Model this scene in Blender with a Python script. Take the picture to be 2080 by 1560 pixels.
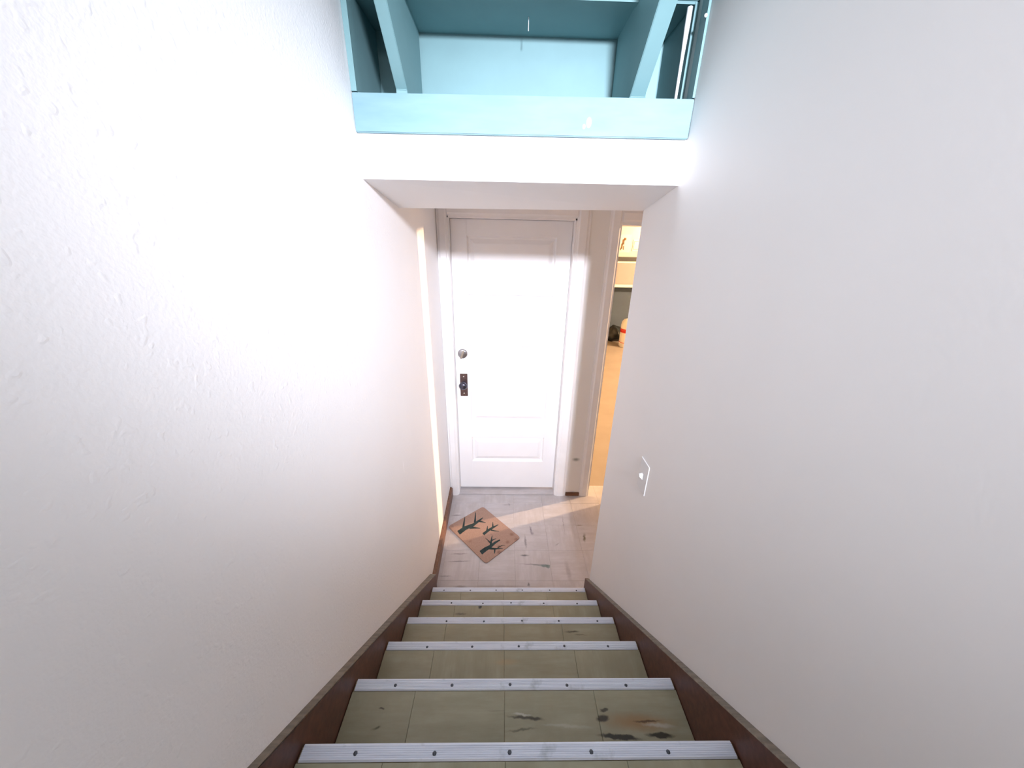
import bpy, bmesh, math, random
from mathutils import Vector, Matrix
random.seed(7)
for o in list(bpy.data.objects):
    bpy.data.objects.remove(o)
scene = bpy.context.scene
C = scene.collection

# ------------------------------------------------------------------ camera
Z0 = 1.923                                   # eye height above the landing floor
F, YAW, PITCH, ROLL = 709.62, math.radians(1.325), math.radians(22.107), math.radians(1.311)
fw = Vector((math.sin(YAW)*math.cos(PITCH), math.cos(YAW)*math.cos(PITCH), -math.sin(PITCH)))
rt = Vector((math.cos(YAW), -math.sin(YAW), 0)); up = rt.cross(fw)
r2 = math.cos(ROLL)*rt + math.sin(ROLL)*up; u2 = -math.sin(ROLL)*rt + math.cos(ROLL)*up
cam = bpy.data.objects.new('camera', bpy.data.cameras.new('camera'))
cam.data.sensor_width = 36; cam.data.lens = F*36/2080
cam.data.clip_start = .02; cam.data.clip_end = 60
cam.matrix_world = Matrix(((r2.x, u2.x, -fw.x, 0), (r2.y, u2.y, -fw.y, 0), (r2.z, u2.z, -fw.z, Z0), (0, 0, 0, 1)))
C.objects.link(cam); scene.camera = cam

# ------------------------------------------------------------------ world, lights, exposure
w = bpy.data.worlds.new('world'); scene.world = w; w.use_nodes = True
w.node_tree.nodes['Background'].inputs[0].default_value = (.8, .85, 1, 1)
w.node_tree.nodes['Background'].inputs[1].default_value = .3
vs = scene.view_settings
vs.view_transform = 'Standard'; vs.look = 'None'; vs.gamma = 1; vs.use_curve_mapping = False
vs.exposure = 0.05
scene.cycles.diffuse_bounces = 9; scene.cycles.max_bounces = 12

def lamp(name, kind, loc, energy, col, **kw):
    d = bpy.data.lights.new(name, kind); d.energy = energy; d.color = col
    for k, v in kw.items():
        if hasattr(d, k): setattr(d, k, v)
    o = bpy.data.objects.new(name, d); o.location = loc; C.objects.link(o)
    return o
# stairwell lamp above and behind the camera, throwing its beam down the stairs
def aim(o, az, el):
    d = Vector((math.sin(math.radians(az))*math.cos(math.radians(el)), math.cos(math.radians(az))*math.cos(math.radians(el)), math.sin(math.radians(el))))
    o.rotation_euler = d.to_track_quat('-Z', 'Y').to_euler()
L1 = lamp('stairwell_lamp', 'SPOT', (.397, -1.015, Z0+.60), 615, (.86, .885, 1.0), spot_size=math.radians(56), spot_blend=.93, shadow_soft_size=.08)
aim(L1, -5.3, -18.2)
# added unseen fill light behind the camera, raising the general brightness
L2 = lamp('upper_fill_light', 'POINT', (-.05, -1.6, Z0+1.3), 16, (.97, .97, 1.0), shadow_soft_size=.15)
# basement room: warm bulbs
L3 = lamp('basement_bulb', 'POINT', (6.0, 4.1, Z0+.28), 2400, (1, .66, .39), shadow_soft_size=.035)
L4 = lamp('bench_bulb', 'POINT', (2.85, 7.36, Z0+.2), 7, (1, .80, .48), shadow_soft_size=.04)

# ------------------------------------------------------------------ materials
class NT:
    def __init__(s, name):
        s.m = bpy.data.materials.new(name); s.m.use_nodes = True
        s.t = s.m.node_tree; s.b = s.t.nodes['Principled BSDF']
    def n(s, kind, **inp):
        nd = s.t.nodes.new(kind)
        for k, v in inp.items(): setattr(nd, k, v)
        return nd
    def l(s, a, b): s.t.links.new(a, b)
    def pos(s, kind='Object'):
        return s.n('ShaderNodeTexCoord').outputs[kind]
    def noise(s, vec, scale, detail=3, rough=.55, four=False):
        nd = s.n('ShaderNodeTexNoise')
        if four: nd.noise_dimensions = '4D'
        nd.inputs['Scale'].default_value = scale; nd.inputs['Detail'].default_value = detail
        nd.inputs['Roughness'].default_value = rough
        s.l(vec, nd.inputs['Vector']); return nd
    def ramp(s, fac, p0, p1, c0=(0, 0, 0, 1), c1=(1, 1, 1, 1)):
        r = s.n('ShaderNodeValToRGB'); e = r.color_ramp.elements
        e[0].position = p0; e[1].position = p1; e[0].color = c0; e[1].color = c1
        s.l(fac, r.inputs[0]); return r.outputs[0]
    def mix(s, fac, a, b, mode='MIX'):
        nd = s.n('ShaderNodeMix', data_type='RGBA', blend_type=mode)
        for i, v in ((0, fac), (6, a), (7, b)):
            if isinstance(v, (int, float)): nd.inputs[i].default_value = v
            elif isinstance(v, tuple): nd.inputs[i].default_value = v if len(v) == 4 else v+(1,)
            else: s.l(v, nd.inputs[i])
        return nd.outputs[2]
    def scale(s, vec, xyz, rot=(0, 0, 0)):
        m = s.n('ShaderNodeMapping'); m.inputs['Scale'].default_value = xyz; m.inputs['Rotation'].default_value = rot
        s.l(vec, m.inputs['Vector']); return m.outputs[0]
    def bump(s, h, strength, dist=.002):
        b = s.n('ShaderNodeBump'); b.inputs['Strength'].default_value = strength; b.inputs['Distance'].default_value = dist
        s.l(h, b.inputs['Height']); s.l(b.outputs[0], s.b.inputs['Normal'])
    def col(s, c):
        if isinstance(c, tuple): s.b.inputs['Base Color'].default_value = c if len(c) == 4 else c+(1,)
        else: s.l(c, s.b.inputs['Base Color'])
    def set(s, rough=.5, metal=0, spec=.5):
        s.b.inputs['Roughness'].default_value = rough; s.b.inputs['Metallic'].default_value = metal
        s.b.inputs['Specular IOR Level'].default_value = spec
    def mark(s, base, pos, cx, cy, rx, ry, ang, colr, st=1.0, soft=.5, axes='xy'):
        """an elliptical stain with ragged edge, at a fixed place on the surface"""
        m = s.n('ShaderNodeMapping', vector_type='TEXTURE')
        if axes == 'xy':
            m.inputs['Location'].default_value = (cx, cy, 0); m.inputs['Scale'].default_value = (rx, ry, 1e6); m.inputs['Rotation'].default_value = (0, 0, ang)
        elif axes == 'yz':
            m.inputs['Location'].default_value = (0, cx, cy); m.inputs['Scale'].default_value = (1e6, rx, ry); m.inputs['Rotation'].default_value = (ang, 0, 0)
        else:
            m.inputs['Location'].default_value = (cx, 0, cy); m.inputs['Scale'].default_value = (rx, 1e6, ry)
        s.l(pos, m.inputs['Vector'])
        ln = s.n('ShaderNodeVectorMath', operation='LENGTH'); s.l(m.outputs[0], ln.inputs[0])
        mr = s.n('ShaderNodeMapRange', interpolation_type='SMOOTHSTEP')
        mr.inputs['From Min'].default_value = 1-soft; mr.inputs['From Max'].default_value = 1.1
        mr.inputs['To Min'].default_value = st; mr.inputs['To Max'].default_value = 0
        s.l(ln.outputs['Value'], mr.inputs['Value'])
        return s.mix(mr.outputs[0], base, colr)

def plain(name, c, rough=.5, metal=0, var=.12, scale=8, spec=.5, bump=0, bscale=60):
    t = NT(name); p = t.pos()
    nz = t.noise(p, scale, 4)
    k = 1-var
    t.col(t.mix(t.ramp(nz.outputs[0], .3, .7), (c[0]*k, c[1]*k, c[2]*k), c))
    t.set(rough, metal, spec)
    if bump: t.bump(t.noise(p, bscale, 3).outputs[0], bump)
    return t.m

def world_pos(t):
    return t.n('ShaderNodeNewGeometry').outputs['Position']

def wall_paint(name, c, marks=(), peel=.35, blobs=.0):
    t = NT(name); p = world_pos(t)
    big = t.noise(p, 1.7, 4)
    base = t.mix(t.ramp(big.outputs[0], .3, .75), (c[0]*.96, c[1]*.96, c[2]*.96), c)
    for mk in marks: base = t.mark(base, p, *mk)
    t.col(base); t.set(.55, 0, .35)
    fine = t.noise(p, 170, 2, .5)
    h = fine.outputs[0]
    if blobs:
        vor = t.n('ShaderNodeTexNoise'); vor.inputs['Scale'].default_value = 75; vor.inputs['Detail'].default_value = 1
        t.l(p, vor.inputs['Vector'])
        bl = t.ramp(vor.outputs[0], .63, .74)
        h = t.mix(blobs, h, bl, 'ADD')
    t.bump(h, peel, .0025)
    return t.m

WALLC = (.855, .85, .852)
M = {}
M['wall_left'] = wall_paint('wall_left_paint', WALLC, peel=.2, blobs=.7, marks=[
    (1.203, Z0-.862, .0035, .034, 0, (.95, .95, .97), .9, .4, 'yz')])
M['wall_right'] = wall_paint('wall_right_shaded_paint', (.765, .745, .73), peel=.02)  # same paint as the other walls, its shade put in as a darker, warmer tone
M['wall'] = wall_paint('wall_paint', WALLC, peel=.05)
M['back'] = wall_paint('back_wall_paint', (.81, .80, .78), peel=.04, marks=[
    (.572, .345, .038, .022, 0, (.20, .22, .19), .85, 1.0, 'xz')])
M['white'] = plain('white_gloss_paint', (.87, .865, .875), .38, var=.03, scale=5)
M['trimwhite'] = plain('white_trim_paint', (.85, .835, .835), .42, var=.06, scale=9)
M['teal'] = plain('pale_teal_paint', (.185, .335, .355), .6, var=.10, scale=6, bump=.08, bscale=30)
def teal_board():
    t = NT('teal_board_paint'); p = world_pos(t)
    nz = t.noise(t.scale(p, (3, 3, 14)), 2.2, 4)
    b = t.mix(t.ramp(nz.outputs[0], .3, .7), (.175, .30, .34), (.21, .34, .38))
    b = t.mark(b, p, .212, Z0+.295, .007, .012, 0, (.85, .9, .9), .95, .4, 'xz')
    b = t.mark(b, p, .200, Z0+.286, .004, .006, 0, (.85, .9, .9), .8, .4, 'xz')
    t.col(b); t.set(.6, 0, .2); return t.m
M['tealboard'] = teal_board()

def wood(name, a, b, rough=.45, axis=(1.5, 22, 22)):
    t = NT(name); p = t.pos()
    nz = t.noise(t.scale(p, axis), 3, 5, .6)
    t.col(t.mix(t.ramp(nz.outputs[0], .3, .72), a, b)); t.set(rough, 0, .4)
    t.bump(nz.outputs[0], .1, .001); return t.m
M['brown'] = wood('dark_brown_stained_wood', (.060, .022, .014), (.115, .045, .028), .42)
M['worn'] = wood('worn_wood_edge', (.13, .105, .08), (.25, .21, .165), .6)
M['base'] = wood('brown_baseboard_wood', (.12, .055, .032), (.22, .11, .065), .42)
M['rawwood'] = wood('raw_stair_wood', (.22, .15, .09), (.33, .24, .15), .7)

MARKS = [  # x, y, rx, ry, angle, colour, strength, softness : scuffs and streak flecks of the old floor tiles
    (.205, 1.94, .010, .045, .12, (.13, .10, .13), .75, .9), (.212, 1.905, .016, .018, 0, (.16, .12, .15), .6, .9),
    (.161, 1.83, .009, .075, .03, (.17, .15, .16), .75, .9), (.150, 1.717, .034, .010, 0, (.08, .08, .08), .8, .8),
    (.19, 1.648, .125, .006, -.03, (.24, .20, .22), .7, .9), (.275, 1.637, .036, .012, -.05, (.10, .16, .145), .8, .6), (.225, 1.643, .05, .006, -.05, (.14, .19, .17), .7, .8), (.296, 1.632, .016, .016, 0, (.11, .17, .15), .7, .4),
    (.579, 1.868, .013, .050, -.18, (.085, .07, .02), .85, .9), (.565, 1.985, .035, .008, .1, (.22, .18, .11), .6, .9),
    (.164, 1.505, .010, .018, 0, (.10, .10, .09), .8, .8), (-.285, 1.727, .07, .005, .02, (.15, .13, .14), .85, .8),
    (-.28, 1.668, .10, .005, .04, (.17, .15, .16), .8, .8), (-.345, 2.078, .05, .006, .06, (.20, .18, .18), .8, .8),
    (-.345, 2.10, .03, .004, .0, (.75, .72, .72), .6, .8), (-.35, 1.56, .05, .006, .02, (.16, .14, .15), .6, .9),
    (.42, 1.60, .02, .10, .05, (.30, .26, .27), .6, .9), (.38, 1.81, .03, .006, .7, (.24, .21, .22), .6, .9),
    (.05, 2.20, .010, .02, .3, (.22, .20, .22), .6, .8), (.45, 2.0, .004, .13, -.04, (.20, .17, .18), .55, .9),
    (-.02, 1.49, .30, .012, .0, (.27, .23, .20), .55, .9), (-.25, 1.485, .05, .016, .0, (.16, .14, .12), .6, .9),
    # second visible tread from the bottom of the picture
    (.340, .472, .105, .023, -.05, (.30, .16, .055), .75, .9), (.251, .480, .0165, .0085, .05, (.035, .025, .015), .95, .5),
    (.258, .4975, .013, .005, .1, (.05, .04, .025), .9, .6), (.062, .483, .052, .0042, -.07, (.06, .05, .035), .9, .7),
    (.084, .4805, .022, .0048, 0, (.05, .04, .025), .8, .7), (.053, .4895, .026, .0030, -.1, (.55, .53, .47), .8, .8),
    (.283, .4455, .056, .0058, -.08, (.022, .018, .012), .95, .45), (.381, .4475, .036, .0062, -.05, (.025, .018, .010), .95, .5),
    (.385, .466, .047, .0055, -.06, (.48, .45, .38), .7, .8), (.357, .474, .040, .0028, .02, (.07, .035, .015), .85, .7),
    (.16, .4665, .07, .0045, -.06, (.50, .49, .42), .5, .9), (.053, .460, .040, .0030, .1, (.13, .12, .08), .8, .8),
    (-.293, .503, .008, .0030, 0, (.06, .05, .03), .9, .7), (-.292, .4645, .011, .0042, .3, (.08, .08, .04), .85, .8),
    (.282, .902, .034, .0055, .0, (.05, .04, .025), .85, .8), (.31, .890, .03, .003, .0, (.10, .08, .05), .6, .8),
    (-.0975, 1.122, .011, .010, 0, (.03, .035, .035), .95, .6), (-.187, 1.0895, .035, .006, 0, (.10, .08, .06), .75, .8),
    (.02, .700, .05, .012, 0, (.42, .30, .16), .5, .9), (-.16, .745, .03, .005, .1, (.2, .17, .12), .5, .9),
]
def tile_mat(name, lo, hi, wear):
    t = NT(name); p = t.pos()
    oi = t.n('ShaderNodeObjectInfo')
    sp = t.scale(p, (5, 38, 5))
    n1 = t.noise(sp, 1.0, 5, .65, True); t.l(oi.outputs['Random'], n1.inputs['W'])
    mul = t.n('ShaderNodeMath', operation='MULTIPLY'); mul.inputs[1].default_value = 37.0
    t.l(oi.outputs['Random'], mul.inputs[0]); t.l(mul.outputs[0], n1.inputs['W'])
    base = t.mix(t.ramp(n1.outputs[0], .35, .68), lo, hi)
    n2 = t.noise(t.scale(p, (3.2, 30, 4)), 1.6, 3, .6, True); t.l(mul.outputs[0], n2.inputs['W'])
    base = t.mix(t.ramp(n2.outputs[0], .68, .80), base, (.17, .15, .12))
    n3 = t.noise(world_pos(t), 9, 4, .6)
    base = t.mix(t.ramp(n3.outputs[0], .42, .75), base, wear)
    wp = world_pos(t)
    dn = t.noise(wp, 55, 3, .6)                                  # ragged edges for the flecks
    sub = t.n('ShaderNodeVectorMath', operation='SUBTRACT'); t.l(dn.outputs['Color'], sub.inputs[0]); sub.inputs[1].default_value = (.5, .5, .5)
    sc = t.n('ShaderNodeVectorMath', operation='MULTIPLY'); t.l(sub.outputs[0], sc.inputs[0]); sc.inputs[1].default_value = (.022, .010, 0)
    ad = t.n('ShaderNodeVectorMath', operation='ADD'); t.l(wp, ad.inputs[0]); t.l(sc.outputs[0], ad.inputs[1])
    for mk in MARKS: base = t.mark(base, ad.outputs[0], *mk)
    t.col(base); t.set(.36, 0, .5)
    t.bump(n3.outputs[0], .06, .001)
    return t.m
M['tile'] = tile_mat('olive_tread_tile', (.300, .283, .190), (.375, .358, .255), (.29, .265, .175))
M['floortile'] = tile_mat('lamplit_landing_tile', (.455, .43, .44), (.55, .525, .54), (.435, .405, .40))  # landing copy of the tread tile, cool lamp light painted in as a paler tone
M['grout'] = plain('dark_tile_joint', (.27, .245, .21), .8)
def nosing_mat():
    t = NT('brushed_aluminium_nosing'); p = t.pos()
    nz = t.noise(t.scale(p, (6, 220, 60)), 1, 4, .6)
    n2 = t.noise(p, 16, 4, .6)
    c = t.mix(t.ramp(nz.outputs[0], .3, .7), (.66, .70, .80), (.84, .88, .97))
    c = t.mix(t.ramp(n2.outputs[0], .60, .80), c, (.40, .44, .48))
    t.col(c); t.set(.45, .2, .5); return t.m
M['nosing'] = nosing_mat()
M['screw'] = plain('dark_screw_steel', (.10, .11, .13), .4, .8)
M['chrome'] = plain('satin_chrome', (.50, .50, .52), .28, 1.0, var=.05)
M['bronze'] = plain('antique_bronze', (.20, .13, .12), .38, .8, var=.3, scale=60)
M['knobm'] = plain('dark_pewter', (.12, .12, .16), .25, .9, var=.1)
M['brass'] = plain('bright_screw_brass', (.75, .70, .62), .25, 1.0)
M['plastic'] = plain('ivory_switch_plastic', (.66, .65, .645), .5, var=.03)
def mat_mat():
    t = NT('tan_doormat_fabric'); p = t.pos()
    v = t.n('ShaderNodeTexVoronoi'); v.inputs['Scale'].default_value = 13; t.l(p, v.inputs['Vector'])
    nz = t.noise(p, 140, 2)
    b = t.mix(t.ramp(nz.outputs[0], .3, .7), (.34, .225, .18), (.41, .28, .225))
    b = t.mix(t.ramp(v.outputs['Distance'], .10, .26, (.75, .75, .75, 1), (0, 0, 0, 1)), b, (.235, .135, .105))
    t.col(b); t.set(.9, 0, .1); t.bump(nz.outputs[0], .3, .001); return t.m
M['mat'] = mat_mat()
M['print'] = plain('dark_teal_print', (.035, .060, .062), .8, var=.4, scale=25, spec=.2)
M['concrete'] = plain('warm_basement_floor', (.31, .265, .22), .6, var=.14, scale=3, bump=.1, bscale=12)
M['roomwall'] = plain('cream_basement_wall', (.56, .52, .44), .7, var=.08)
M['shadewall'] = plain('shaded_basement_wall', (.035, .055, .085), .8, var=.2, scale=3)  # shade below the cupboard, painted as a dark blue-grey colour
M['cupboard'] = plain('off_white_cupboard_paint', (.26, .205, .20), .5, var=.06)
M['black'] = plain('black_painted_board', (.015, .015, .015), .5)
M['bag'] = plain('black_plastic_bag', (.012, .016, .018), .35, var=.3)
M['keg'] = plain('white_keg_plastic', (.78, .74, .68), .4, var=.03)
M['red'] = plain('red_band_plastic', (.60, .035, .015), .4, var=.05)
M['paper'] = plain('cream_paper', (.66, .62, .52), .8, var=.05)
M['ink'] = plain('brown_ink', (.16, .08, .03), .8)
M['web'] = plain('white_cobweb_silk', (.9, .9, .9), .6)

# ------------------------------------------------------------------ mesh helpers
class MB:
    def __init__(s): s.v = []; s.f = []; s.mi = []
    def quadmesh(s, vs, fs, mi=0):
        n = len(s.v); s.v += [tuple(q) for q in vs]
        for f in fs: s.f.append([n+i for i in f]); s.mi.append(mi)
        return s
    def box(s, x0, x1, y0, y1, z0, z1, mi=0):
        vs = [(x, y, z) for z in (z0, z1) for y in (y0, y1) for x in (x0, x1)]
        return s.quadmesh(vs, [(0, 2, 3, 1), (4, 5, 7, 6), (0, 1, 5, 4), (2, 6, 7, 3), (0, 4, 6, 2), (1, 3, 7, 5)], mi)
    def hexa(s, p8, mi=0):   # 4 bottom (ccw) + 4 top
        return s.quadmesh(p8, [(3, 2, 1, 0), (4, 5, 6, 7), (0, 1, 5, 4), (1, 2, 6, 5), (2, 3, 7, 6), (3, 0, 4, 7)], mi)
    def prism(s, prof, axis, a0, a1, mi=0):
        """extrude a closed profile of 2-d points along an axis (x: profile in y,z; y: x,z; z: x,y)"""
        n = len(prof)
        def pt(u, v, a): return {'x': (a, u, v), 'y': (u, a, v), 'z': (u, v, a)}[axis]
        vs = [pt(u, v, a0) for u, v in prof]+[pt(u, v, a1) for u, v in prof]
        fs = [tuple(range(n))[::-1], tuple(range(n, 2*n))]+[(i, (i+1) % n, n+(i+1) % n, n+i) for i in range(n)]
        return s.quadmesh(vs, fs, mi)
    def lathe(s, prof, n=24, mi=0, axis='z', org=(0, 0, 0)):
        vs = []; fs = []; m = len(prof)
        for i in range(n):
            a = 2*math.pi*i/n
            for r, h in prof:
                p = (r*math.cos(a), r*math.sin(a), h)
                if axis == 'y': p = (p[0], h, p[1])
                vs.append((p[0]+org[0], p[1]+org[1], p[2]+org[2]))
        for i in range(n):
            j = (i+1) % n
            for k in range(m-1): fs.append((i*m+k, j*m+k, j*m+k+1, i*m+k+1))
        return s.quadmesh(vs, fs, mi)
    def mesh(s, name, mats, smooth=False, bevel=0):
        me = bpy.data.meshes.new(name); me.from_pydata(s.v, [], s.f)
        for m in (mats if isinstance(mats, (list, tuple)) else [mats]): me.materials.append(m)
        for p, i in zip(me.polygons, s.mi): p.material_index = i
        bm = bmesh.new(); bm.from_mesh(me)
        if bevel:
            bmesh.ops.bevel(bm, geom=bm.edges[:], offset=bevel, segments=2, affect='EDGES', clamp_overlap=True)
        bmesh.ops.recalc_face_normals(bm, faces=bm.faces); bm.to_mesh(me); bm.free()
        if smooth:
            for p in me.polygons: p.use_smooth = True
        return me
    def obj(s, name, mats, parent=None, smooth=False, bevel=0):
        return put(name, s.mesh(name, mats, smooth, bevel), parent)
def put(name, me, parent=None, loc=None, rz=0):
    o = bpy.data.objects.new(name, me); C.objects.link(o)
    if parent: o.parent = parent; o.matrix_parent_inverse = Matrix.Translation(-Vector(wloc(parent)))
    if loc: o.location = loc
    o.rotation_euler = (0, 0, rz)
    return o
def wloc(o):
    return o.location if not o.parent else o.location
def tag(o, label, cat, group=None, kind=None):
    o['label'] = label; o['category'] = cat
    if group: o['group'] = group
    if kind: o['kind'] = kind
    return o
def empty(name, loc, label, cat, kind=None):
    o = bpy.data.objects.new(name, None); o.location = loc; o.empty_display_size = .1; C.objects.link(o)
    return tag(o, label, cat, None, kind)

# ------------------------------------------------------------------ dimensions
XL = lambda y: -.398-.0163*(y-.6)           # left wall, very slightly splayed
XR = .478
YW, YS = 2.32, 2.385                        # face of the end wall, face of the door
RUN, RISE, Y1 = .1969, .1698, 1.3537
XA, XB = -.378, .459                        # tread ends
YB = -2.2                                   # rear wall behind the camera
TOPZ = 4.3
NST = 11                                    # steps
YTOP = Y1-NST*RUN; ZTOP = (NST+1)*RISE

# ------------------------------------------------------------------ room shell
# left wall (runs the whole length)
wl = MB().box(-.12, 0, 0, 4.66, -.1, TOPZ).obj('wall_left', M['wall_left'])
wl.location = (XL(YB), YB, 0); wl.rotation_euler = (0, 0, math.atan(.0163))
HC0 = 2.36
# right wall ends at the foot of the stairs and turns the corner
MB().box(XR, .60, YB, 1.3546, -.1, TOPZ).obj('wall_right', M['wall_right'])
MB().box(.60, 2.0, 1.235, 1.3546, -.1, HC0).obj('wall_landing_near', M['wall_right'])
# end wall with the white door and the open doorway beside it
DL, DR, DT = -.352, .415, 2.05
OL, OR, OT = .700, 1.42, 2.043
HC = 2.36
m = MB()
yb = YW+.12
for (x0, x1, z0, z1) in ((XL(YW)-.02, DL-.012, -.05, HC), (DR+.012, OL-.012, -.05, HC), (OR+.012, 2.0, -.05, HC), (DL-.012, DR+.012, DT+.012, HC), (OL-.012, OR+.012, OT, HC)):
    m.box(x0, x1, YW, yb, z0, z1)
m.obj('wall_end', M['back'])
MB().box(2.0, 2.1, 1.235, yb, -.05, HC).obj('wall_landing_right', M['wall'])
MB().box(XL(YW)-.1, XR, 1.386, yb, HC, HC+.08).box(XR, 2.1, 1.30, yb, HC, HC+.08).obj('ceiling_landing', M['wall'])
MB().box(XL(YB)-.1, .70, YB-.1, YB, 1.5, TOPZ).obj('wall_rear', M['wall'])
MB().box(-.6, .7, YB-.1, 2.5, TOPZ, TOPZ+.1).obj('ceiling', M['wall'])
MB().box(XL(YB)-.05, .55, YB, YTOP, ZTOP-.12, ZTOP).obj('floor_upper_hall', M['grout'])
# header across the well with its sloping underside
yl0, yr0, yl1, yr1 = 1.134, 1.108, 1.503, 1.362
zf0, zf1, zt = Z0+.156, Z0+.112, Z0+.2635
xl0, xl1 = XL(yl0), XL(yl1)
m = MB()
top = HC+.02
m.quadmesh([(xl0-.01, yl0, zf0), (XR+.01, yr0, zf0), (XR+.01, yr1, zf1), (xl1-.01, yl1, zf1),
            (xl0-.01, yl0, zt), (XR+.01, yr0, zt), (XR+.01, yr1, zt), (xl1-.01, yl1, zt)],
           [(0, 3, 2, 1), (0, 1, 5, 4), (2, 3, 7, 6), (1, 2, 6, 5), (3, 0, 4, 7), (4, 5, 6, 7)])
m.obj('wall_header', M['wall'])
MB().box(XL(1.5)-.02, XR+.02, 1.40, 1.60, zt-.02, HC+.01).obj('wall_header_infill', M['wall'])

# ------------------------------------------------------------------ landing floor with 9-inch tiles
floor = MB().box(-.46, 2.05, 1.19, yb, -.05, -.002).obj('floor', M['grout'])
T = .2286
def tile_mesh(wx, wy, mt, th=.0035, ch=.0008):
    m = MB(); a, b = wx/2, wy/2
    vs = [(-a, -b, -th), (a, -b, -th), (a, b, -th), (-a, b, -th), (-a, -b, -ch), (a, -b, -ch), (a, b, -ch), (-a, b, -ch),
          (-a+ch, -b+ch, 0), (a-ch, -b+ch, 0), (a-ch, b-ch, 0), (-a+ch, b-ch, 0)]
    fs = [(8, 9, 10, 11)]+[(i, (i+1) % 4, 4+(i+1) % 4, 4+i) for i in range(4)]+[(4+i, 4+(i+1) % 4, 8+(i+1) % 4, 8+i) for i in range(4)]
    m.quadmesh(vs, fs)
    return m.mesh('tile', M[mt])
cache = {}
def tile(x0, x1, y0, y1, z, parent, turn, mt='tile'):
    g = .0005
    wx, wy = x1-x0-g, y1-y0-g
    if wx < .004 or wy < .004: return
    k = (round(wx, 4), round(wy, 4)) if not turn else (round(wy, 4), round(wx, 4))
    if k+(mt,) not in cache: cache[k+(mt,)] = tile_mesh(*k, mt)
    put('tile', cache[k+(mt,)], parent, ((x0+x1)/2, (y0+y1)/2, z), math.pi/2 if turn else 0)
xs = [-.424]+[.312+T*i for i in range(-3, 8)]; xs = [x for x in xs if -.43 < x < 2.0]+[2.0]
ys = [1.19]+[1.5295+T*i for i in range(-1, 5)]; ys = [y for y in ys if y < yb]+[yb]
for i in range(len(xs)-1):
    for j in range(len(ys)-1):
        if xs[i] < .40 and ys[j+1] <= 1.31 : continue
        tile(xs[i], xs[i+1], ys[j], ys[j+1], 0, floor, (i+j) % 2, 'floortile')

# ------------------------------------------------------------------ baseboards
def baseboard(name, x0, y0, x1, y1, h, th, label):
    d = Vector((x1-x0, y1-y0, 0)); L = d.length; d.normalize(); n = Vector((d.y, -d.x, 0))
    prof = [(0, 0), (th, 0), (th, h*.86), (th*.75, h*.95), (th*.35, h), (0, h)]
    m = MB(); P = Vector((x0, y0, 0)); Q = Vector((x1, y1, 0)); k = len(prof)
    vs = [P+n*u+Vector((0, 0, v)) for u, v in prof]+[Q+n*u+Vector((0, 0, v)) for u, v in prof]
    m.quadmesh(vs, [tuple(range(k)), tuple(range(k, 2*k))]+[(i, (i+1) % k, k+(i+1) % k, k+i) for i in range(k)])
    return m.obj(name, M['base'])
baseboard('baseboard_left', XL(1.40), 1.40, XL(2.30), 2.300, .085, .020, '')
MB().box(.512, .624, YW-.014, YW, 0, .03).obj('baseboard_end', M['base'], bevel=.003)

# ------------------------------------------------------------------ the white five-panel door
door = empty('door_1', (.03, YS, 0), 'white five-panel door with deadbolt and knob at the end of the landing', 'door', 'structure')
PX0, PX1 = -.250, .318
PZ = [(.277, .50), (.640, .887), (.992, 1.240), (1.337, 1.594), (1.690, 1.955)]
TH = .035
for x0, x1 in ((DL, PX0), (PX1, DR)): MB().box(x0, x1, YS, YS+TH, .022, DT).obj('stile', M['white'], door, bevel=.0015)
zz = [.022]+[v for p in PZ for v in p]+[DT]
for i in range(0, len(zz), 2): MB().box(PX0, PX1, YS, YS+TH, zz[i], zz[i+1]).obj('rail', M['white'], door, bevel=.0015)
for z0, z1 in PZ:
    m = MB(); y = YS
    rings = [(0, .002), (.007, .016), (.018, .017), (.044, .004), (.050, .0035)]
    vs = []
    for ins, dep in rings: vs += [(PX0+ins, y+dep, z0+ins), (PX1-ins, y+dep, z0+ins), (PX1-ins, y+dep, z1-ins), (PX0+ins, y+dep, z1-ins)]
    fs = []
    for r in range(len(rings)-1):
        for i in range(4): fs.append((r*4+i, r*4+(i+1) % 4, r*4+4+(i+1) % 4, r*4+4+i))
    n = len(rings)*4-4; fs.append((n, n+1, n+2, n+3))
    vs += [(PX0, y+.03, z0), (PX1, y+.03, z0), (PX1, y+.03, z1), (PX0, y+.03, z1)]; k = len(rings)*4
    fs += [(i, (i+1) % 4, k+(i+1) % 4, k+i) for i in range(4)]+[(k, k+1, k+2, k+3)]
    m.quadmesh(vs, fs); m.obj('panel', M['white'], door)
# deadbolt
dx, dz = -.300, 1.182
db = MB().lathe([(.0, -.012), (.026, -.012), (.033, -.009), (.035, 0)], 28, axis='y', org=(dx, YS, dz)).obj('deadbolt', M['chrome'], door, smooth=True)
db['label'] = 'round satin chrome deadbolt rose'
m = MB(); a = math.radians(20)
c, s = math.cos(a), math.sin(a)
def rot(px, pz): return (dx+px*c+pz*s, dz-px*s+pz*c)
q = [rot(-.0075, -.030), rot(.0075, -.030), rot(.005, .030), rot(-.005, .030)]
m.hexa([(q[0][0], YS-.030, q[0][1]), (q[1][0], YS-.030, q[1][1]), (q[1][0], YS-.011, q[1][1]), (q[0][0], YS-.011, q[0][1]),
        (q[3][0], YS-.026, q[3][1]), (q[2][0], YS-.026, q[2][1]), (q[2][0], YS-.011, q[2][1]), (q[3][0], YS-.011, q[3][1])])
m.obj('thumb_turn', M['brass'], db, bevel=.0015)
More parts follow.
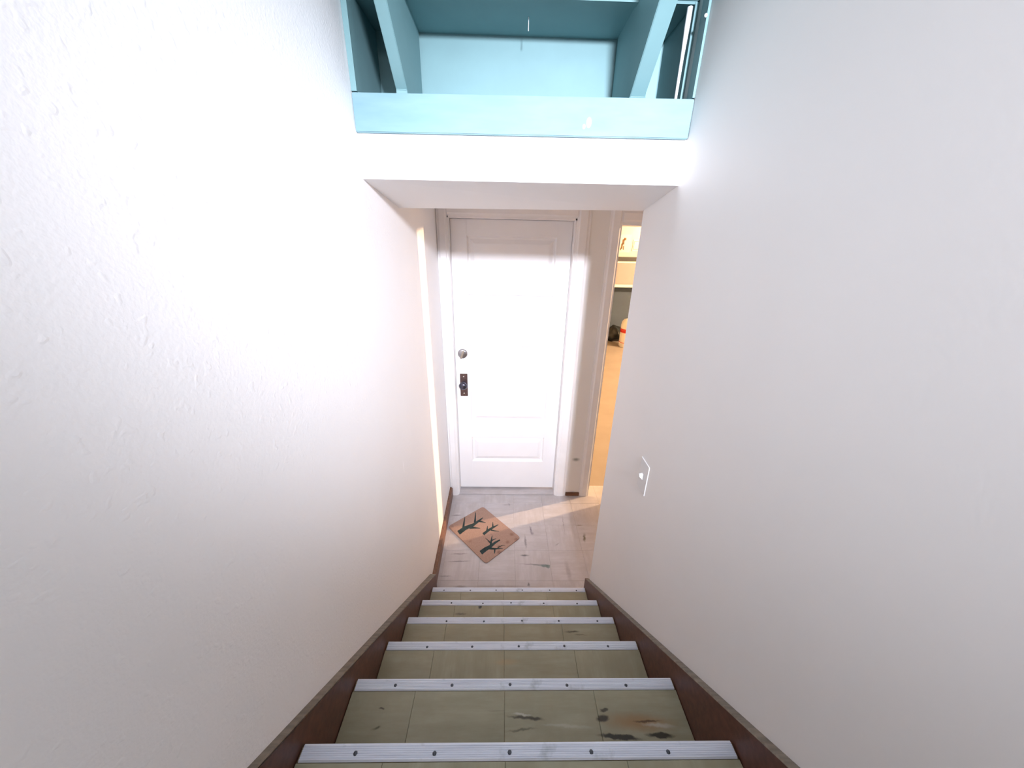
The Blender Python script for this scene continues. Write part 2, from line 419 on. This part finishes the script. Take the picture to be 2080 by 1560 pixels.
# knob on a tall plate
plate = MB().box(-.325, -.271, YS-.005, YS, .854, 1.030).obj('knob_plate', M['bronze'], door, bevel=.0018)
plate['label'] = 'tall bronze plate behind the knob'
MB().lathe([(0, -.062), (.016, -.061), (.026, -.054), (.030, -.044), (.027, -.034), (.016, -.026), (.011, -.020), (.011, -.010), (.020, -.008), (.022, -.004), (.022, -.003)], 28, axis='y', org=(-.298, YS, .950)).obj('knob', M['knobm'], plate, smooth=True)
for z in (1.008, .876): MB().lathe([(0, -.0085), (.004, -.008), (.006, -.0045)], 12, axis='y', org=(-.298, YS, z)).obj('screw', M['brass'], plate, smooth=True)
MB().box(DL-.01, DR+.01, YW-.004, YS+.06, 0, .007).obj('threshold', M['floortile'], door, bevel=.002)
# door lining and casing
def casing_profile(wd, th=.016):
    return [(0, 0), (wd, 0), (wd, th*.55), (wd*.86, th*.62), (wd*.74, th), (wd*.22, th), (wd*.12, th*.7), (0, th*.55)]
def casing_v(name, x_in, x_out, z1, parent, mat, z0=0):
    s = 1 if x_out > x_in else -1
    prof = [(x_in+s*u, YW-v) for u, v in casing_profile(abs(x_out-x_in))]
    return MB().prism(prof, 'z', z0, z1).obj(name, mat, parent)
def casing_h(name, x0, x1, z_in, z_out, parent, mat):
    prof = [(YW-v, z_in+u) for u, v in casing_profile(z_out-z_in)]
    return MB().prism(prof, 'x', x0, x1).obj(name, mat, parent)
tr = empty('trim_1', (.03, YW, 0), 'white moulded casing around the panelled door', 'door casing', 'structure')
casing_v('side_casing', DL-.008, XL(YW)+.003, 2.135, tr, M['trimwhite'])
casing_v('side_casing', DR+.010, .509, 2.135, tr, M['trimwhite'])
casing_h('head_casing', DL-.008, DR+.010, DT+.012, 2.135, tr, M['trimwhite'])
MB().box(DL-.012, DL-.0015, YW-.004, YS+.055, 0, DT+.012).obj('jamb', M['trimwhite'], tr)
MB().box(DR+.0015, DR+.012, YW-.004, YS+.055, 0, DT+.012).obj('jamb', M['trimwhite'], tr)
MB().box(DL-.012, DR+.012, YW-.004, YS+.055, DT+.0015, DT+.013).obj('jamb', M['trimwhite'], tr)
# casing of the open doorway to the basement room
tr2 = empty('trim_2', (OL, YW, 0), 'cream casing on the left side of the open basement doorway', 'door casing', 'structure')
casing_v('side_casing', OL, .625, 2.118, tr2, M['trimwhite'])
casing_v('side_casing', OR, OR+.075, 2.118, tr2, M['trimwhite'])
casing_h('head_casing', OL, OR, OT, 2.118, tr2, M['trimwhite'])
MB().box(OL-.012, OL, YW-.003, yb+.003, 0, OT).obj('jamb', M['trimwhite'], tr2)
MB().box(OR, OR+.012, YW-.003, yb+.003, 0, OT).obj('jamb', M['trimwhite'], tr2)
MB().box(OL-.012, OR+.012, YW-.003, yb+.003, OT-.012, OT).obj('jamb', M['trimwhite'], tr2)

# ------------------------------------------------------------------ the stairs
st = empty('staircase', (.04, Y1, 0), 'narrow stairs with beige tiled treads and metal nosings going down', 'stairs')
JX = [XA, -.2175, .0115, .2420, XB]
def nosing_mesh(x0, x1):
    d = .027; n = 7
    prof = [(0, -.022), (0, -.003), (-.001, 0)]
    for i in range(n):
        a = .0030+i*(d-.0045)/n; s = (d-.0045)/n
        prof += [(-a, .0003), (-a-s*.25, .0014), (-a-s*.70, .0014), (-a-s*.95, .0003)]
    prof += [(-d+.0012, 0), (-d, -.0012), (-.003, -.003), (-.003, -.022)]
    return MB().prism(prof, 'x', x0, x1).mesh('nosing', M['nosing'])
NM = nosing_mesh(-.374, .4555)
SC = MB().lathe([(0, .0022), (.0028, .0020), (.0042, .0006), (.0042, 0)], 10).mesh('screw', M['screw'], True)
SX = {4: (-.274, -.124, .0255, .1735, .3275), 3: (-.243, -.092, .0585, .2127, .358), 2: (-.221, -.067, .0853, .2345, .3883),
      5: (-.272, -.121, .0224, .175, .323), 1: (-.235, -.085, .045, .200, .356), 0: (-.31, -.17, -.03, .115, .265, .41)}
for k in range(NST):
    y, z = Y1-k*RUN, (k+1)*RISE
    back = y-RUN-.012
    tb = MB().box(XA, XB, back, y-.0035, z-.028, z-.0040)
    tr_ = tb.obj('tread', M['rawwood'], st)
    for i in range(4): tile(JX[i], JX[i+1], back, y-.0275, z-.0008, tr_, i % 2 if k % 2 else 0)
    MB().box(XA, XB, y-.030, y-.018, z-RISE-.004, z-.028).obj('riser', M['rawwood'], st)
    ns = put('nosing', NM, st, (0, y, z-.0002))
    for x in SX.get(k, SX[4]):
        s_ = bpy.data.objects.new('screw', SC); C.objects.link(s_); s_.parent = ns
        s_.location = (x+random.uniform(-.003, .003), -.0165+random.uniform(-.002, .002), .0006)
        s_.scale = (.95, .95, 1)
# raking skirt boards: the stained face and its paler worn top edge
def skirt(xi, xo, yend):
    off = .060; s = RISE/RUN
    z = lambda y: (Y1-y)*s+RISE+off
    y0, y1 = YTOP, yend
    xo0, xo1 = (xo(y0), xo(y1)) if callable(xo) else (xo, xo)
    low = .40
    o = MB().hexa([(xi, y1, 0), (xi, y0, z(y0)-low), (xo0, y0, z(y0)-low), (xo1, y1, 0),
                   (xi, y1, z(y1)), (xi, y0, z(y0)), (xo0, y0, z(y0)), (xo1, y1, z(y1))]).obj('skirt_board', M['brown'], st)
    e = .0035
    c_ = MB().hexa([(xi, y1+.001, z(y1)-.001), (xi, y0, z(y0)-.001), (xo0, y0, z(y0)-.001), (xo1, y1+.001, z(y1)-.001),
                    (xi+(.002 if xi < 0 else -.002)*-1, y1+.001, z(y1)+e), (xi+(.002 if xi < 0 else -.002)*-1, y0, z(y0)+e), (xo0, y0, z(y0)+e*.6), (xo1, y1+.001, z(y1)+e*.6)]).obj('edge_strip', M['worn'], o)
    c_['label'] = 'worn pale top edge of the skirt board'
skirt(XA-.001, lambda y: XL(y)+.0005, 1.455)
skirt(XB+.001, XR-.0005, 1.378)

# ------------------------------------------------------------------ upper flight seen from below
us = empty('upper_staircase', (.04, 1.12, zt), 'teal painted underside of the upper stairs above the white header', 'stairs')
# ledger board on the header
m = MB(); t_ = .022; zb = Z0+.3498
m.hexa([(xl0+.0006, yl0-t_+.012, zt), (XR-.0005, yr0-t_+.012, zt), (XR-.0005, yr0+.02, zt), (xl0+.0008, yl0+.02, zt),
        (xl0+.0006, yl0-t_+.012, zb), (XR-.0005, yr0-t_+.012, zb), (XR-.0005, yr0+.02, zb), (xl0+.0008, yl0+.02, zb)])
lb = m.obj('ledger_board', M['tealboard'], us, bevel=.002)
lb['label'] = 'pale teal board lying across the top of the white header'
for x0, x1, yy in ((XL(1.12)+.0005, -.392, yl0-.008), (.4715, XR-.0005, yr0-.008)):
    MB().box(x0, x1, yy, yy+.035, zb+.003, zb+1.3).obj('side_trim', M['teal'], us)
# stepped boards: risers and treads from wall to wall
UR, UH = .190, .172
UY, UZ = 1.362, Z0+.572
for k in range(9):
    y, z = UY-k*UR, UZ+k*UH
    z0_ = zt-.004 if k == 0 else z-UH-.006
    MB().box(XL(y)+.001, XR-.001, y, y+.019, z0_, z).obj('riser', M['teal'], us)
    MB().box(XL(y-UR-.004)+.001, XR-.001, y-UR-.004, y+.045, z, z+.025).obj('tread', M['teal'], us)
def stringer(x0, x1):
    s = .90; yA, yB = 1.352, UY-8.6*UR
    zl = lambda y: Z0+.366+(1.15-y)*s
    prof = [(yA, zt+.003), (yA, UZ-.004)]
    for k in range(1, 9):
        y = UY-k*UR
        prof += [(y-.0005+.020, UZ+(k-1)*UH-.001), (y-.001+.019, UZ+k*UH-.001)] if False else []
    prof += [(yB, zl(yB)+.26), (yB, zl(yB)), (1.150, zl(1.15)), (1.150, zt+.003)]
    return MB().prism(prof, 'x', x0, x1).obj('stringer', M['teal'], us, bevel=.0015)
stringer(-.297, -.268)
stringer(.324, .364)
MB().box(.364, .392, 1.148, 1.34, zt+.003, Z0+.47).obj('cleat', M['teal'], us, bevel=.0015)
# painted boards lining the walls inside the opening
for x0, x1 in ((XL(1.17)+.0005, XL(1.17)+.010), (XR-.010, XR-.0005)):
    MB().box(x0, x1, 1.17, 1.361, zt+.002, UZ-.002).obj('lining_board', M['teal'], us)
# nail heads
NH = MB().lathe([(0, -.002), (.0035, -.0015), (.004, 0)], 10, axis='y').mesh('nail_head', M['web'], True)
put('nail_head', NH, us, (.4690, yr0-.009, Z0+.512)); put('nail_head', NH, us, (-.293, 1.098, Z0+.418))
# thin pale pipe in the right-hand gap
pp = MB().lathe([(0, 0), (.0035, 0), (.0042, .10), (.0065, .165), (.0065, .20), (0, .20)], 14).obj('conduit_pipe', M['trimwhite'], smooth=True)
pp.location = (.444, 1.14, Z0+.345)
tag(pp, 'thin pale upright pipe in the dark gap beside the right wall', 'pipe')
wb = MB().lathe([(0, 0), (.0012, .001), (.0008, .02), (.0012, .030), (0, .031)], 6).obj('cobweb_thread', M['web'], smooth=True)
wb.location = (.052, 1.262, UZ-.031); tag(wb, 'short white cobweb thread hanging under the teal tread', 'cobweb')

# ------------------------------------------------------------------ light switch on the right wall
sw = empty('light_switch', (XR, .977, Z0-.787), 'cream light switch with one toggle on the right wall', 'light switch')
MB().box(XR-.003, XR, .944, 1.011, Z0-.787, Z0-.672).obj('plate', M['plastic'], sw, bevel=.001)
MB().hexa([(XR-.004, .972, Z0-.742), (XR-.004, .982, Z0-.742), (XR-.004, .982, Z0-.718), (XR-.004, .972, Z0-.718),
           (XR-.017, .973, Z0-.728), (XR-.017, .981, Z0-.728), (XR-.017, .981, Z0-.720), (XR-.017, .973, Z0-.720)]).obj('toggle', M['plastic'], sw, bevel=.001)

# ------------------------------------------------------------------ doormat with dark branches
mc = [Vector((-.395, 1.962)), Vector((-.155, 2.170)), Vector((.127, 1.863)), Vector((-.104, 1.647))]
cen = sum(mc, Vector((0, 0)))/4
mat = empty('doormat', (cen.x, cen.y, 0), 'tan doormat with dark bare branches lying askew on the landing', 'doormat')
def rounded(pts, r, n=4):
    out = []; k = len(pts)
    for i in range(k):
        p, a, b = pts[i], pts[i-1], pts[(i+1) % k]
        d0 = (a-p).normalized(); d1 = (b-p).normalized()
        for j in range(n+1):
            t = j/n; q0 = p+d0*r*(1-t); q1 = p+d1*r*t
            out.append(p+d0*r*(1-t)**2+d1*r*t**2)
    return out
MB().prism([(p.x, p.y) for p in rounded(mc, .022)], 'z', .0003, .006).obj('mat_body', M['mat'], mat, bevel=.001)
def floor_pt(cx, cy):                       # print drawn on a 170 x 150 grid over the mat, laid out on the floor
    return Vector(FP(cx, cy))
HP = [(0, 0), (1, 0), (0, 1), (1, 1)]
def FP(gx, gy):
    # grid coordinates (0..1768, 0..1560) to mat position, from the four mat corners
    u, v = homog(gx, gy); return u, v
def solve_h(src, dst):
    A = []; B = []
    for (x, y), (X, Y) in zip(src, dst):
        A.append([x, y, 1, 0, 0, 0, -X*x, -X*y]); B.append(X)
        A.append([0, 0, 0, x, y, 1, -Y*x, -Y*y]); B.append(Y)
    n = 8; Mx = [A[i]+[B[i]] for i in range(n)]
    for i in range(n):
        p = max(range(i, n), key=lambda r: abs(Mx[r][i])); Mx[i], Mx[p] = Mx[p], Mx[i]
        for r in range(n):
            if r != i:
                f = Mx[r][i]/Mx[i][i]; Mx[r] = [a-f*b for a, b in zip(Mx[r], Mx[i])]
    return [Mx[i][n]/Mx[i][i] for i in range(n)]
H = solve_h([(105, 630), (840, 205), (1640, 880), (905, 1420)], [tuple(p) for p in mc])
def homog(x, y):
    d = H[6]*x+H[7]*y+1
    return (H[0]*x+H[1]*y+H[2])/d, (H[3]*x+H[4]*y+H[5])/d
trees = [
    [[(330, 770, 95), (470, 670, 85), (640, 600, 62), (740, 530, 45), (840, 450, 14)], [(428, 660, 46), (440, 560, 34), (458, 430, 10)],
     [(672, 550, 46), (678, 460, 30), (685, 335, 12)], [(745, 520, 44), (810, 535, 30), (900, 557, 8)], [(560, 655, 70), (660, 665, 36), (785, 677, 10)]],
    [[(850, 805, 58), (960, 720, 50), (1060, 660, 42), (1170, 603, 10)], [(925, 735, 34), (935, 680, 24), (942, 628, 8)],
     [(1052, 665, 42), (1052, 610, 26), (1050, 545, 8)], [(1010, 715, 34), (1090, 735, 18), (1185, 746, 6)]],
    [[(800, 1195, 92), (900, 1120, 84), (1000, 1065, 66), (1100, 985, 46), (1205, 928, 22)], [(1005, 1060, 44), (1018, 950, 34), (1038, 835, 10)],
     [(1020, 945, 26), (1070, 920, 18), (1125, 898, 8)], [(995, 985, 26), (950, 935, 16), (895, 885, 6)],
     [(960, 1105, 44), (1090, 1115, 36), (1160, 1112, 24), (1268, 1112, 8)], [(1150, 1110, 22), (1195, 1062, 16)], [(1180, 1080, 12), (1240, 1050, 10), (1310, 1045, 5)], [(1092, 1115, 32), (1092, 1165, 28), (1088, 1212, 14)]]]
for tno, tree in enumerate(trees):
    m = MB()
    for bi, br in enumerate(tree):
        L_ = []; Rr = []
        for i, (x, y, wd) in enumerate(br):
            a = Vector(br[max(i-1, 0)][:2]); b = Vector(br[min(i+1, len(br)-1)][:2]); d = (b-a).normalized(); nn = Vector((-d.y, d.x))
            L_.append(Vector((x, y))+nn*wd/2); Rr.append(Vector((x, y))-nn*wd/2)
        zt_, zb_ = .0064+bi*.00004, .0055
        for i in range(len(br)-1):
            q = [homog(*L_[i]), homog(*Rr[i]), homog(*Rr[i+1]), homog(*L_[i+1])]
            m.hexa([(x, y, zb_) for x, y in q]+[(x, y, zt_) for x, y in q])
    m.obj('printed_branch', M['print'], mat)

# ------------------------------------------------------------------ basement room beyond the doorway
RH = Z0+.42
MB().box(.2, 7.0, yb, 7.75, -.06, -.001).obj('floor_basement', M['concrete'])
MB().box(.2, 7.0, 7.65, 7.75, -.05, RH).obj('wall_basement_far', [M['roomwall']])
MB().box(.2, .3, yb, 7.65, -.05, RH).obj('wall_basement_left', M['roomwall'])
MB().box(6.9, 7.0, yb, 7.65, -.05, RH).obj('wall_basement_right', M['roomwall'])
MB().box(2.0, 7.0, yb-.02, yb+.08, -.05, RH).obj('wall_basement_near', M['roomwall'])
MB().box(.2, 7.0, yb, 7.75, RH, RH+.08).obj('ceiling_basement', M['roomwall'])
MB().box(.3, 6.9, 7.635, 7.652, 0, .02).obj('baseboard_basement', M['trimwhite'])
MB().box(.35, 6.0, 7.60, 7.66, .02, Z0-.80).obj('wall_basement_shade', M['shadewall'])  # dark sheet standing in for shade on the lower far wall
S_ = 7.25/7.2
cb = empty('wall_cupboard', (2.5, 7.3, 1.12), 'off-white wall cupboard seen through the basement doorway', 'cupboard')
MB().box(1.4, 4.0, 7.22, 7.60, Z0-.745, Z0-.335).obj('body', M['cupboard'], cb, bevel=.004)
MB().box(1.38, 4.02, 7.19, 7.60, Z0-.795, Z0-.742).obj('bottom_board', M['paper'], cb, bevel=.004)
MB().box(1.38, 4.02, 7.20, 7.60, Z0-.335, Z0-.305).obj('top_board', M['paper'], cb, bevel=.003)
bs = MB().box(1.3, 4.1, 7.26, 7.62, Z0-.304, Z0-.232).obj('shelf_board', M['black'], bevel=.003)
tag(bs, 'thick black board on top of the off-white wall cupboard', 'shelf')
def paper(x0, x1, z0, z1, label):
    y = 7.644
    e = empty('paper_sheet', ((x0+x1)/2, y, z0), label, 'paper')
    MB().box(x0, x1, y-.003, y+.005, z0, z1).obj('sheet', M['paper'], e)
    return e
e = paper(2.27, 2.53, Z0-.15, Z0+.19, 'cream sheet with a brown figure on the basement wall')
m = MB()
for (x0, x1, z0, z1) in ((2.34, 2.375, Z0-.08, Z0+.02), (2.355, 2.40, Z0+.0, Z0+.10), (2.38, 2.43, Z0+.08, Z0+.13), (2.33, 2.35, Z0-.11, Z0-.06), (2.385, 2.405, Z0-.10, Z0-.02)):
    m.box(x0, x1, 7.6395, 7.642, z0, z1)
m.obj('printed_figure', M['ink'], e)
e = paper(2.58, 2.86, Z0-.12, Z0+.10, 'plain sheet in a thin frame nearest the basement bulb')
m = MB()
for (x0, x1, z0, z1) in ((2.60, 2.84, Z0+.06, Z0+.066), (2.60, 2.84, Z0-.09, Z0-.084), (2.60, 2.606, Z0-.09, Z0+.06), (2.834, 2.84, Z0-.09, Z0+.06)):
    m.box(x0, x1, 7.6395, 7.642, z0, z1)
m.obj('frame_line', M['ink'], e)
kg = empty('plastic_keg', (2.475, 6.86, 0), 'white plastic keg with a red band on the basement floor', 'keg')
MB().lathe([(0, 0), (.150, 0), (.160, .012), (.160, .33), (.160, .445), (.150, .50), (.120, .545), (.06, .565), (0, .568)], 32).obj('body', M['keg'], kg, smooth=True).location = (2.475, 6.86, 0)
MB().lathe([(.158, 0), (.1625, .002), (.1625, .078), (.158, .08)], 32).obj('band', M['red'], kg, smooth=True).location = (2.475, 6.86, .295)
MB().lathe([(.158, 0), (.1625, .002), (.1625, .012), (.158, .014)], 32).obj('rib', M['red'], kg, smooth=True).location = (2.475, 6.86, .09)
# slumped black bag
bm = bmesh.new(); bmesh.ops.create_icosphere(bm, subdivisions=4, radius=1)
for v in bm.verts:
    n = v.co.copy(); f = 1+.07*math.sin(7*n.x+3*n.z)+.06*math.sin(9*n.y-5*n.z)
    z = n.z
    rr = .22*f*(1-.25*max(0, z))
    v.co = Vector((n.x*rr, n.y*rr*.8, max(0, .16+.17*f*z)))
me = bpy.data.meshes.new('rubbish_bag'); bm.to_mesh(me); bm.free(); me.materials.append(M['bag'])
for p in me.polygons: p.use_smooth = True
bg = put('rubbish_bag', me, None, (2.33, 7.30, 0))
tag(bg, 'slumped black bag on the floor behind the white keg', 'bag')

# ------------------------------------------------------------------ setting tags
LB = {
    'wall_left': ('white textured wall on the left of the stairs', 'wall'), 'wall_right': ('plain off-white wall on the right of the stairs', 'wall'),
    'wall_landing_near': ('return of the right wall round the corner of the landing', 'wall'),
    'wall_end': ('end wall of the landing around the white door', 'wall'), 'wall_landing_right': ('side wall of the landing beyond the right corner', 'wall'),
    'ceiling_landing': ('low ceiling over the landing', 'ceiling'), 'wall_rear': ('wall behind the top of the stairs', 'wall'), 'ceiling': ('ceiling above the stairwell', 'ceiling'),
    'floor_upper_hall': ('floor at the top of the stairs', 'floor'), 'wall_header': ('bright white header with sloping underside across the stairwell', 'header'),
    'wall_header_infill': ('wall above the landing behind the teal boards', 'wall'), 'floor': ('worn beige tiled landing floor in front of the white door', 'floor'),
    'baseboard_left': ('brown wooden baseboard along the left of the landing', 'baseboard'), 'baseboard_end': ('short dark baseboard between white door and open doorway', 'baseboard'),
    'floor_basement': ('orange-lit basement floor beyond the open doorway', 'floor'), 'wall_basement_far': ('cream far wall of the basement room', 'wall'),
    'wall_basement_left': ('left wall of the basement room', 'wall'), 'wall_basement_right': ('right wall of the basement room', 'wall'), 'wall_basement_near': ('near wall of the basement room', 'wall'),
    'ceiling_basement': ('ceiling of the basement room', 'ceiling'), 'baseboard_basement': ('thin white strip at the foot of the basement wall', 'baseboard'),
    'wall_basement_shade': ('dark sheet painting the shade on the basement wall under the cupboard', 'wall')}
for n, (l, c_) in LB.items():
    tag(bpy.data.objects[n], l, c_, None, 'structure')
